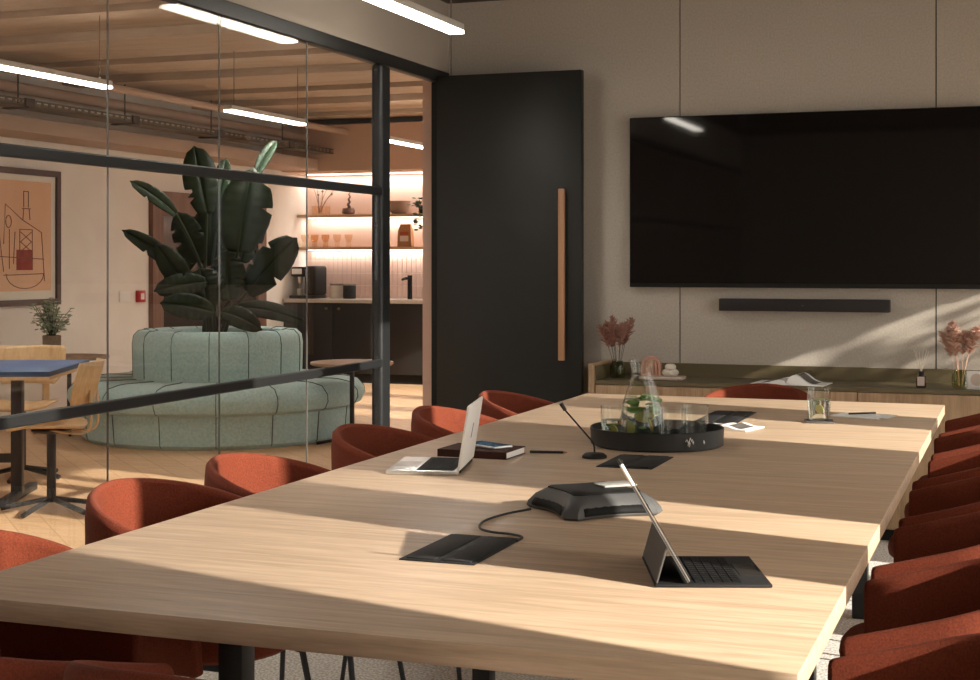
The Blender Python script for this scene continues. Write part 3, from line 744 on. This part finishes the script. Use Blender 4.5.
# large plant
pl = thing('banana_plant', 'tall dark green broad leaved plant growing from the round sofa', 'plant', (SX, SY, .72))
PO = Vector((SX, SY, .72))
def bez(a, b, c, u): return a*(1-u)**2+b*2*u*(1-u)+c*u*u
def bigleaf(tip, base, w, dz=0, dt=0, fold=.25, mt=leafm, splits=5, seed=0, face=None, arch=.06):
    """blade from base pixel to tip pixel; dz, dt: how far nearer the viewer its base and tip are than the stem clump"""
    rnd = random.Random(seed+31)
    B = dep(base[0], base[1], 11.1-dz)-PO; T = dep(tip[0], tip[1], 11.1-dt)-PO
    root = Vector((B.x*.10, B.y*.10, .0)); root += Vector((rnd.uniform(-.08, .08), rnd.uniform(-.08, .08), 0))
    ax = (T-B); ln = ax.length; axn = ax.normalized()
    fc = Vector(face) if face else Vector((.34, -.94, .15))
    side = axn.cross(fc).normalized(); nr = side.cross(axn).normalized()
    mid = (B+T)/2+nr*ln*arch+Vector((0, 0, ln*arch))
    W_ = w*11.1/F/2*1.15
    n = 26; rows = []
    cuts = {rnd.randint(5, n-5): rnd.choice((-1, 1)) for _ in range(splits)}
    m = MB()
    for sd_ in (-1, 1):
        rows = []
        for i in range(n+1):
            u = i/n; c = bez(B, mid, T, u)
            ww = W_*(sin(pi*min(1, u*.93+.06))**.55)*(1 if u < .96 else .5)
            if i == n: ww = .004
            r = []
            for j in range(5):
                v = j/4; off = side*sd_*ww*v; lift = nr*(fold*ww*v-ww*.32*v*v)+nr*.006*sin(i*1.9+sd_)*v
                r.append(c+off+lift)
            rows.append(r)
        # splits: pull notch verts towards the rib
        for ci, cs in cuts.items():
            if cs == sd_:
                for j in (2, 3, 4): rows[ci][j] = rows[ci][1].lerp(rows[ci][j], .12*j)+axn*.01
        m.grid(rows)
    o = m.build('leaf', mt, pl, solid=.003)
    rb = MB(); rb.tube([bez(B, mid, T, u/10)-nr*.004 for u in range(11)], .008, 6, .002); rb.build('midrib', stemm if mt is leafm else leafm2, o)
    ctrl = Vector((root.x+(B.x-root.x)*.25, root.y+(B.y-root.y)*.25, B.z*.6))
    st = MB(); st.tube([bez(root, ctrl, B, u/8) for u in range(9)], .016, 8, .009); st.build('leaf_stem', stemm, pl)
LV = [((194, 146), (207, 214), 31, .10, .0, .2, leafm), ((226, 158), (218, 222), 17, -.1, -.2, .4, leafm2), ((253, 168), (238, 252), 46, .25, .10, .15, leafm),
      ((276, 141), (256, 176), 12, -.2, -.35, .5, leafm2), ((130, 181), (176, 214), 13, .15, .35, .5, leafm2), ((122, 230), (182, 272), 15, .25, .45, .5, leafm),
      ((212, 200), (212, 266), 36, -.1, -.1, .15, leafm), ((297, 238), (247, 292), 32, .2, .35, .2, leafm), ((178, 212), (198, 262), 27, .0, .1, .3, leafm),
      ((156, 244), (190, 292), 22, .3, .4, .3, leafm), ((154, 291), (206, 282), 20, .35, .5, .3, leafm), ((160, 303), (214, 312), 22, .4, .5, .3, leafm),
      ((226, 250), (230, 300), 30, .3, .2, .2, leafm), ((306, 322), (236, 308), 15, .35, .5, .4, leafm), ((262, 330), (222, 312), 18, .45, .6, .3, leafm),
      ((200, 268), (208, 306), 36, .3, .3, .2, leafm), ((240, 225), (215, 296), 20, -.1, -.2, .4, leafm), ((272, 306), (232, 316), 14, -.2, -.4, .4, leafm), ((256, 208), (240, 262), 30, -.25, -.35, .2, leafm), ((168, 272), (196, 250), 24, -.2, -.3, .3, leafm)]
for k, (tp_, bs, w, dz, dt, fo, mt_) in enumerate(LV):
    bigleaf(tp_, bs, w, dz, dt, fo, mt_, 4 if w > 25 else 1, k, arch=.10 if w < 20 else .05)

# side tables
def side_table(x, y, label):
    t = thing('side_table', label, 'side table', (x, y, 0), 0, 'small wood side tables by the sofa')
    MB().lathe([(.001, .565), (.285, .565), (.30, .575), (.298, .588), (.28, .59), (.001, .59)], seg=48).build('table_top', wood('side top', (.42, .27, .17), (.34, .21, .13), (10, 10, 1), .5), t)
    MB().cyl((0, 0, .03), (0, 0, .565), .017).build('pole', black, t)
    for k in range(4):
        a = R(37+90*k); MB().tube([(0, 0, .045), (cos(a)*.26, sin(a)*.26, .012)], .012, 6).build('foot', black, t)
    return t
side_table(-6.86, 9.50, 'small round wood side table carrying the potted plant beside the sofa')
side_table(-4.54, 9.63, 'small round wood side table right of the sofa behind the column')
# potted plant
t = thing('potted_plant', 'bushy green plant in a brown woven pot on the side table', 'plant', (-6.99, 9.46, .5905))
MB().lathe([(.001, 0), (.058, 0), (.066, .01), (.070, .15), (.066, .155), (.062, .14), (.001, .14)], seg=28).build('pot', basket, t)
rnd = random.Random(5); m = MB(); ms = MB()
for k in range(34):
    a = rnd.random()*6.28; r = .17*rnd.random()**.6; top = Vector((cos(a)*r, sin(a)*r, .22+.24*rnd.random()*(1-r*2.2)+.03))
    b = Vector((0, 0, .12)); ms.tube([b, b.lerp(top, .5)+Vector((0, 0, .03)), top], .0025, 5)
    for q in range(11):
        u = .35+.65*q/10; c = b.lerp(top, u)+Vector((rnd.uniform(-.03, .03), rnd.uniform(-.03, .03), rnd.uniform(-.02, .025)))
        m.ball(c, .024, (1, .5, .12), 6, Matrix.Rotation(rnd.random()*6, 4, 'Z') @ Matrix.Rotation(rnd.uniform(-.8, .8), 4, 'X'))
ms.build('stem', stemm, t); m.build('foliage', plantm, t)

# blue table
t = thing('lounge_table', 'navy topped lounge table on a black pedestal frame at the left edge', 'table', (0, 0, 0))
a, b, c_, d_ = atz(92, 363, .73), atz(50, 376, .73), atz(-120, 382, .73), atz(-60, 363, .73)
ang = 0
x1 = (a.x+b.x)/2
t.location = (-5.65, 6.59, 0); t.rotation_euler.z = R(22.7)
x0, x1, y0, y1 = -.75, .75, -.47, .47
MB().box(x0, x1, y0, y1, .708, .735, bev=.003).build('table_top', bluetop, t); MB().box(x0+.002, x1-.002, y0+.002, y1-.002, .69, .7075).build('edge_board', ply, t)
for sx in (-.50, .46):
    m = MB(); m.box(sx-.03, sx+.03, -.03, .03, .03, .69, bev=.004); m.build('leg', black, t)
    MB().box(sx-.028, sx+.028, -.33, .33, 0, .045, bev=.01).build('foot', black, t)
MB().box(-.48, .44, -.015, .015, .20, .25).build('stretcher', black, t)
# plywood chairs, local facing +Y
def ply_chair(x, y, rot, label):
    t = thing('plywood_chair', label, 'chair', (x, y, 0), R(rot), 'plywood lounge chairs')
    rows = []
    for i in range(13):
        v = -1+2*i/12; r = []
        for j in range(13):
            u = -1+2*j/12; w = .20*(1-.08*abs(v)**3); xx = u*w; yy = .19*(1-abs(u)**4*.25)*v+.02
            r.append(Vector((xx, yy, .445+.02*u*u-.03*max(0, v-.5)*1.2)))
        rows.append(r)
    m = MB(); m.grid(rows); m.build('seat', ply, t, solid=.012)
    rows = []
    for i in range(11):
        v = -1+2*i/10; r = []
        for j in range(17):
            u = -1+2*j/16; w = .215*(1-.28*abs(min(0, v))**2.0-.05*max(0, v)**6)
            r.append(Vector((u*w, -.235+.07*u*u-.03*v, .675+.115*v)))
        rows.append(r)
    m = MB(); m.grid(rows); m.build('backrest', ply, t, solid=.012)
    for s in (-1, 1):
        m = MB(); pth = [(-.218, .66), (-.222, .56), (-.228, .48), (-.215, .425), (-.17, .41), (-.08, .425), (.0, .437)]
        rows = [[Vector((s*.085-.024, y, z)), Vector((s*.085+.024, y, z))] for y, z in pth]
        m.grid(rows); m.build('back_support', ply, t, solid=.012, sub=1)
        MB().box(s*.085-.007, s*.085+.007, -.262, -.235, .57, .70).build('slot_cover', mat('dark slot', (.05, .03, .02), .7), t) if False else None
    MB().cyl((0, 0, .05), (0, 0, .42), .024).build('column', black, t)
    MB().lathe([(.001, .40), (.10, .42), (.105, .43), (.001, .432)], seg=24).build('seat_plate', black, t)
    for k in range(5):
        a = 2*pi*k/5+.3; MB().tube([(0, 0, .07), (cos(a)*.26, sin(a)*.26, .018)], .014, 6).build('foot', black, t)
ply_chair(-4.79, 6.48, 112.7, 'plywood swivel chair at the right end of the navy table, back to the viewer')
ply_chair(-5.69, 7.41, 202, 'plywood swivel chair behind the navy table, under the potted plant')

# picture on the wall
t = thing('framed_picture', 'framed peach line drawing with a red square on the white lounge wall', 'picture', (XL, 9.72, .95))
Hh, Wd = 1.115, .70
m = MB(); m.box(0, .035, -Wd, Wd, 0, .05); m.box(0, .035, -Wd, Wd, Hh-.05, Hh); m.box(0, .035, -Wd, -Wd+.05, .05, Hh-.05); m.box(0, .035, Wd-.05, Wd, .05, Hh-.05)
m.build('frame', framew, t, smooth=False)
MB().box(.002, .012, -Wd+.05, Wd-.05, .05, Hh-.05).build('mat_board', cream, t)
MB().box(.012, .015, -Wd+.11, Wd-.11, .12, Hh-.10).build('art_print', artbg, t)
m = MB()
def ln(pts, r=.0035):
    m.tube([Vector((.0165, y-.07, z)) for y, z in pts], r, 5)
ln([(.30, .80), (.30, .93)]); ln([(.36, .80), (.36, .93)]); ln([(.28, .79), (.39, .79)]); ln([(.30, .93), (.36, .93)]); ln([(.29, .70), (.30, .79)]); ln([(.38, .70), (.37, .79)])
ln([(.25, .62), (.25, .35)]); ln([(.41, .62), (.41, .30)]); ln([(.25, .62), (.41, .62)])
for k in range(3): ln([(.26, .60-.08*k), (.40, .52-.08*k)]); ln([(.40, .60-.08*k), (.26, .52-.08*k)])
ln([(.05, .50), (.07, .82), (.28, .70), (.53, .60), (.57, .20)]); ln([(.0, .40), (.56, .38)]); ln([(.10, .25)]+[(.32+.24*cos(pi+pi*k/10), .26+.12*sin(pi+pi*k/10)) for k in range(11)])
ln([(-.4, .3), (-.3, .7), (.0, .55), (.05, .28)]); ln([(.12, .62), (.12, .30)]); ln([(.19, .60), (.17, .34)]); ln([(.11+.035*cos(2*pi*k/12), .68+.05*sin(2*pi*k/12)) for k in range(13)]); ln([(.05, .25), (.55, .26)])
m.build('ink_lines', artline, t)
MB().box(.0155, .0185, .14, .345, .29, .455).build('red_square', artred, t)
# fire point and plate
t = thing('fire_call_point', 'small red fire call point on the white wall beside the wooden door', 'fire call point', (XL, 11.63, .99))
MB().box(0, .04, -.055, .055, -.055, .055, bev=.006).build('box', red, t); MB().box(.04, .042, -.028, .028, -.028, .028).build('glass_plate', whitep, t)
o = tag(bx(0, .012, -.09, .09, -.05, .05, bev=.003).build('switch_plate', whitep, loc=(XL, 11.40, .995)), 'white switch plate left of the red fire call point', 'switch')
# timber door in the lounge wall
d = thing('door_2', 'red brown timber double door with dark glass in the lounge wall', 'door', (XL, 12.87, 0)); d['kind'] = 'structure'
m = MB(); m.box(0, .05, -1.08, -.90, 0, 1.97); m.box(0, .05, .92, 1.10, 0, 1.97); m.box(0, .05, -.90, .92, 1.75, 1.97)
m.build('door_frame', brownwood, d, smooth=False)
MB().box(0, .02, -.90, .01, 0, 1.75).build('door_leaf', mat('dark door glass', (.03, .02, .018), .15), d); MB().box(0, .02, .01, .92, 0, 1.75).build('door_leaf', mat('dark door glass', (.03, .02, .018), .15), d)
# seams of wall boards
for k, yy in enumerate((10.2, 11.2)):
    pass

# young tree outside the window wall: its leaves dapple the screen wall
t = thing('young_tree', 'slender leafy tree standing outside the window wall', 'tree', (3.0, 6.42, 0))
MB().tube([(0, 0, 0), (.02, .01, 1.2), (0, 0, 2.3)], .022, 8, .012).build('trunk', brownwood, t)
rnd = random.Random(21); m = MB()
for k in range(230):
    a = rnd.random()*6.28; r = .46*rnd.random()**.5; c = Vector((cos(a)*r*.8, sin(a)*r, 2.36+rnd.uniform(-.40, .40)))
    m.ball(c, .065, (1, .4, .06), 8, Matrix.Rotation(rnd.random()*6, 4, 'Z') @ Matrix.Rotation(rnd.uniform(-.9, .9), 4, 'X'))
m.build('foliage', plantm, t)
struct(bx(1.4, 6, -3, 12, -.1, -.001).build('terrace_floor', bulk, smooth=False), 'paved terrace outside')

# ------------------------------------------------------------------ kitchen
KX1 = -4.0
def kitchen_unit(x0, x1, label, knobs):
    t = thing('base_cabinet', label, 'cabinet', ((x0+x1)/2, 14.42, 0), 0, 'dark kitchen base cabinets')
    w = (x1-x0)/2-.002
    MB().box(-w, w, .02, .56, .10, .86).build('body', cabd, t); MB().box(-w, w, .06, .5, 0, .10).build('kickboard', blackm, t)
    dr = MB().box(-w+.002, w-.002, 0, .019, .105, .855, bev=.002).build('door', cabd, t)
    MB().cyl((knobs*w*.75, 0, .80), (knobs*w*.75, -.02, .80), .014, seg=14).build('knob', brass, dr)
us = [-7.63, -7.03, -6.43, -5.83, -5.23]
for k, (a, b) in enumerate(zip(us, us[1:])): kitchen_unit(a, b, ['dark kitchen base cabinet under the espresso machine', 'dark kitchen base cabinet right of the one under the espresso machine', 'dark kitchen base cabinet under the tap', 'dark kitchen base cabinet hidden behind the black door'][k], 1 if k % 2 == 0 else -1)
tag(bx(XL+.01, -5.0, 14.40, 14.97, .862, .90, bev=.003).build('worktop', terrazzo), 'pale terrazzo kitchen worktop', 'worktop')
m = MB()
k = 0
for r in range(4):
    x = XL+.01
    while x < -5.0:
        m.box(x, x+.052, 14.985, 14.998, .905+r*.138, .905+r*.138+.134); x += .056
struct(m.build('trim_30', tile, smooth=False), 'vertical pink tiles above the worktop')
struct(bx(XL+.004, -5.0, 14.988, 14.999, 1.46, 2.29).build('trim_31', pink), 'pink plaster above the tiles')
def shelf(z, label):
    t = thing('wall_shelf', label, 'shelf', (-6.3, 14.98, z), 0, 'oak shelves over the kitchen worktop')
    MB().box(-1.32, 1.3, -.26, 0, 0, .03, bev=.002).build('board', shelfw, t)
    MB().box(-1.28, 1.26, -.06, -.04, -.008, 0).build('led_strip', ledem, t)
shelf(1.80, 'upper oak shelf with lit underside over the kitchen worktop'); shelf(1.44, 'lower oak shelf with lit underside over the kitchen worktop')
tag(bx(XL+.05, -5.0, 14.90, 14.92, 2.278, 2.289).build('led_strip', ledem), 'white light strip under the peach soffit', 'light')
def kl(name, x0, x1, y, z, w, d_=.03):
    ld = bpy.data.lights.new(name, 'AREA'); ld.shape = 'RECTANGLE'; ld.size = x1-x0; ld.size_y = d_; ld.energy = w; ld.color = (1, .92, .84)
    lo = bpy.data.objects.new(name, ld); C.objects.link(lo); lo.location = ((x0+x1)/2, y, z); return lo
kl('shelf_light', -7.58, -5.04, 14.93, 1.79, 8); kl('shelf_light', -7.58, -5.04, 14.93, 1.43, 8); kl('shelf_light', -7.58, -5.04, 14.91, 2.27, 13)
SZ1, SZ2, WZ = 1.8305, 1.4705, .9005
# shelf things
t = thing('twig_vase', 'glass vase of thin dry twigs on the upper shelf', 'vase', (-7.39, 14.86, SZ1))
MB().lathe([(.001, 0), (.10, 0), (.105, .01), (.105, .10), (.10, .10), (.10, .012), (.001, .008)], seg=24).build('vase', amber, t)
rnd = random.Random(8)
for k in range(7):
    m = MB(); a = Vector((rnd.uniform(-.03, .03), 0, .02)); b = Vector((rnd.uniform(-.13, .2), rnd.uniform(-.03, .03), rnd.uniform(.20, .33)))
    m.tube([a, a.lerp(b, .5)+Vector((0, 0, .03)), b], .003, 5); m.ball(b, .014, seg=8); m.build('twig', mat('dry twig', (.16, .09, .07), .8), t)
t = thing('small_bud_pot', 'small dark bowl with an upright feather on the upper shelf', 'pot', (-7.05, 14.86, SZ1))
MB().lathe([(.001, 0), (.06, 0), (.075, .03), (.065, .07), (.055, .07), (.06, .03), (.001, .012)], seg=24).build('pot', mat('brown glaze', (.14, .08, .06), .4), t)
m = MB()
for k in range(24): m.ball((.01*sin(k)+.02*k/24, 0, .07+k*.009), .02*(1-k/30), (1, .4, .8), 6)
m.build('feather', mat('dark feather', (.16, .09, .07), .9), t)
t = tag(MB().lathe([(.001, 0), (.05, 0), (.055, .012), (.055, .14), (.05, .145), (.001, .145)], (0, 0, 0), 24).build('ceramic_jar', mat('brown jar', (.22, .13, .09), .6), loc=(-6.63, 14.86, SZ1)), 'brown cylindrical jar on the upper shelf left of the bowl', 'jar')
tag(MB().lathe([(.001, 0), (.07, 0), (.09, .02), (.12, .09), (.13, .14), (.122, .14), (.11, .09), (.08, .03), (.001, .02)], seg=28).build('ceramic_bowl', mat('taupe bowl', (.28, .19, .15), .7), loc=(-6.44, 14.86, SZ1)), 'taupe ceramic bowl on the upper shelf right of the jar', 'bowl')
gx = [(-7.56, 0), (-7.44, 0), (-7.30, 0), (-7.16, 1), (-7.02, 1), (-7.50, 2), (-7.37, 2)]
pg = None
for k, (x, kd) in enumerate(gx):
    lb = 'amber stemless glass on the lower shelf, %s' % ['leftmost in the front row', 'second from the left in front', 'third from the left in front', 'second from the right end', 'rightmost of the row', 'at the back left', 'at the back beside the third glass'][k]
    if pg is None:
        o = MB().lathe([(.001, 0), (.030, 0), (.026, .03), (.028, .06), (.043, .10), (.044, .14), (.0415, .14), (.040, .10), (.02, .06), (.001, .055)], seg=24).build('amber_glass', amber, loc=(x, 14.86, SZ2)); pg = o
    else: o = dup(pg)
    o.location = (x, 14.80 if kd != 2 else 14.93, SZ2); tag(o, lb, 'glass', 'amber glasses on the lower shelf')
t = thing('coffee_bag', 'brown paper coffee bag with labels on the lower shelf', 'bag', (-6.36, 14.86, SZ2))
m = MB(); a = [(-.085, -.04), (.085, -.04), (.085, .04), (-.085, .04)]
vs0 = [m.bm.verts.new((x, y, 0)) for x, y in a]; vs1 = [m.bm.verts.new((x*.92, y, .17)) for x, y in a]; vs2 = [m.bm.verts.new((x*.72, y*.2, .25)) for x, y in a]
for p_, q_ in ((vs0, vs1), (vs1, vs2)):
    for i in range(4): m.bm.faces.new((p_[i], p_[(i+1) % 4], q_[(i+1) % 4], q_[i]))
m.bm.faces.new(vs0); m.bm.faces.new(vs2); m.build('bag', kraft, t, bev=.004)
MB().box(-.05, .05, -.0425, -.0405, .09-.03, .12).build('label', labelm, t); MB().box(-.05, .05, -.0425, -.0405, .13, .165).build('label', rlabel, t)['label'] = 'red upper label'
t = thing('trailing_plant', 'green trailing plant hanging from the upper shelf near the door jamb', 'plant', (-6.13, 14.82, SZ1))
MB().lathe([(.001, 0), (.05, 0), (.06, .09), (.055, .09), (.001, .08)], seg=20).build('pot', blackm, t)
rnd = random.Random(2); m = MB()
for k in range(70):
    u = rnd.random(); c = Vector((.02-.03*sin(u*3)+rnd.uniform(-.045, .045), -.17+rnd.uniform(-.03, .03), .14-.32*u)) if k > 25 else Vector((rnd.uniform(-.12, .08), rnd.uniform(-.16, .05), rnd.uniform(.08, .17)))
    m.ball(c, .027, (1, .6, .15), 6, Matrix.Rotation(rnd.random()*6, 4, 'Z') @ Matrix.Rotation(rnd.uniform(-1, 1), 4, 'X'))
m.build('foliage', mat('trailing leaf', (.035, .06, .025), .6), t)
# espresso machine
t = thing('espresso_machine', 'black and chrome espresso machine on the kitchen worktop', 'coffee machine', (-7.47, 14.70, WZ))
MB().box(-.15, .15, -.16, .16, 0, .035, bev=.006).build('drip_tray', black, t)
MB().box(.02, .16, -.14, .16, .035, .36, bev=.03, seg=4).build('body', blackm, t); MB().box(-.15, .02, -.13, .16, .24, .35, bev=.02).build('brew_head', blackm, t)
MB().box(-.14, .02, .06, .15, .036, .24).build('back_plate', silver, t)
MB().cyl((-.06, -.07, .24), (-.06, -.07, .17), .03, .022).build('spout', silver, t)
MB().lathe([(.001, 0), (.03, 0), (.036, .07), (.033, .07), (.001, .01)], (-.06, -.07, .036), 18).build('cup', cream, t)
MB().box(-.13, -.01, -.134, -.13, .27, .33).build('control_panel', silver, t)
for x, mt_, lb in ((-7.14, cream, 'cream canister with brown lid on the worktop'), (-6.98, black, 'black canister beside the cream one on the worktop')):
    t = thing('canister', lb, 'canister', (x, 14.74, WZ), 0, 'canisters on the worktop')
    MB().lathe([(.001, 0), (.066, 0), (.07, .006), (.07, .145), (.001, .145)], seg=28).build('body', mt_, t); MB().lathe([(.001, .145), (.071, .145), (.071, .165), (.001, .167)], seg=28).build('lid', mat('lid', (.2, .16, .12) if mt_ is cream else (.3, .26, .2), .5), t)
t = thing('kitchen_tap', 'matt black kitchen tap on the worktop', 'tap', (-6.25, 14.72, WZ))
MB().cyl((0, 0, 0), (0, 0, .26), .026).build('column', blackm, t); MB().tube([(0, 0, .23), (-.01, -.10, .23), (-.01, -.18, .215)], .014, 8).build('spout', blackm, t); MB().cyl((0, 0, .22), (-.085, 0, .22), .010).build('lever', blackm, t)
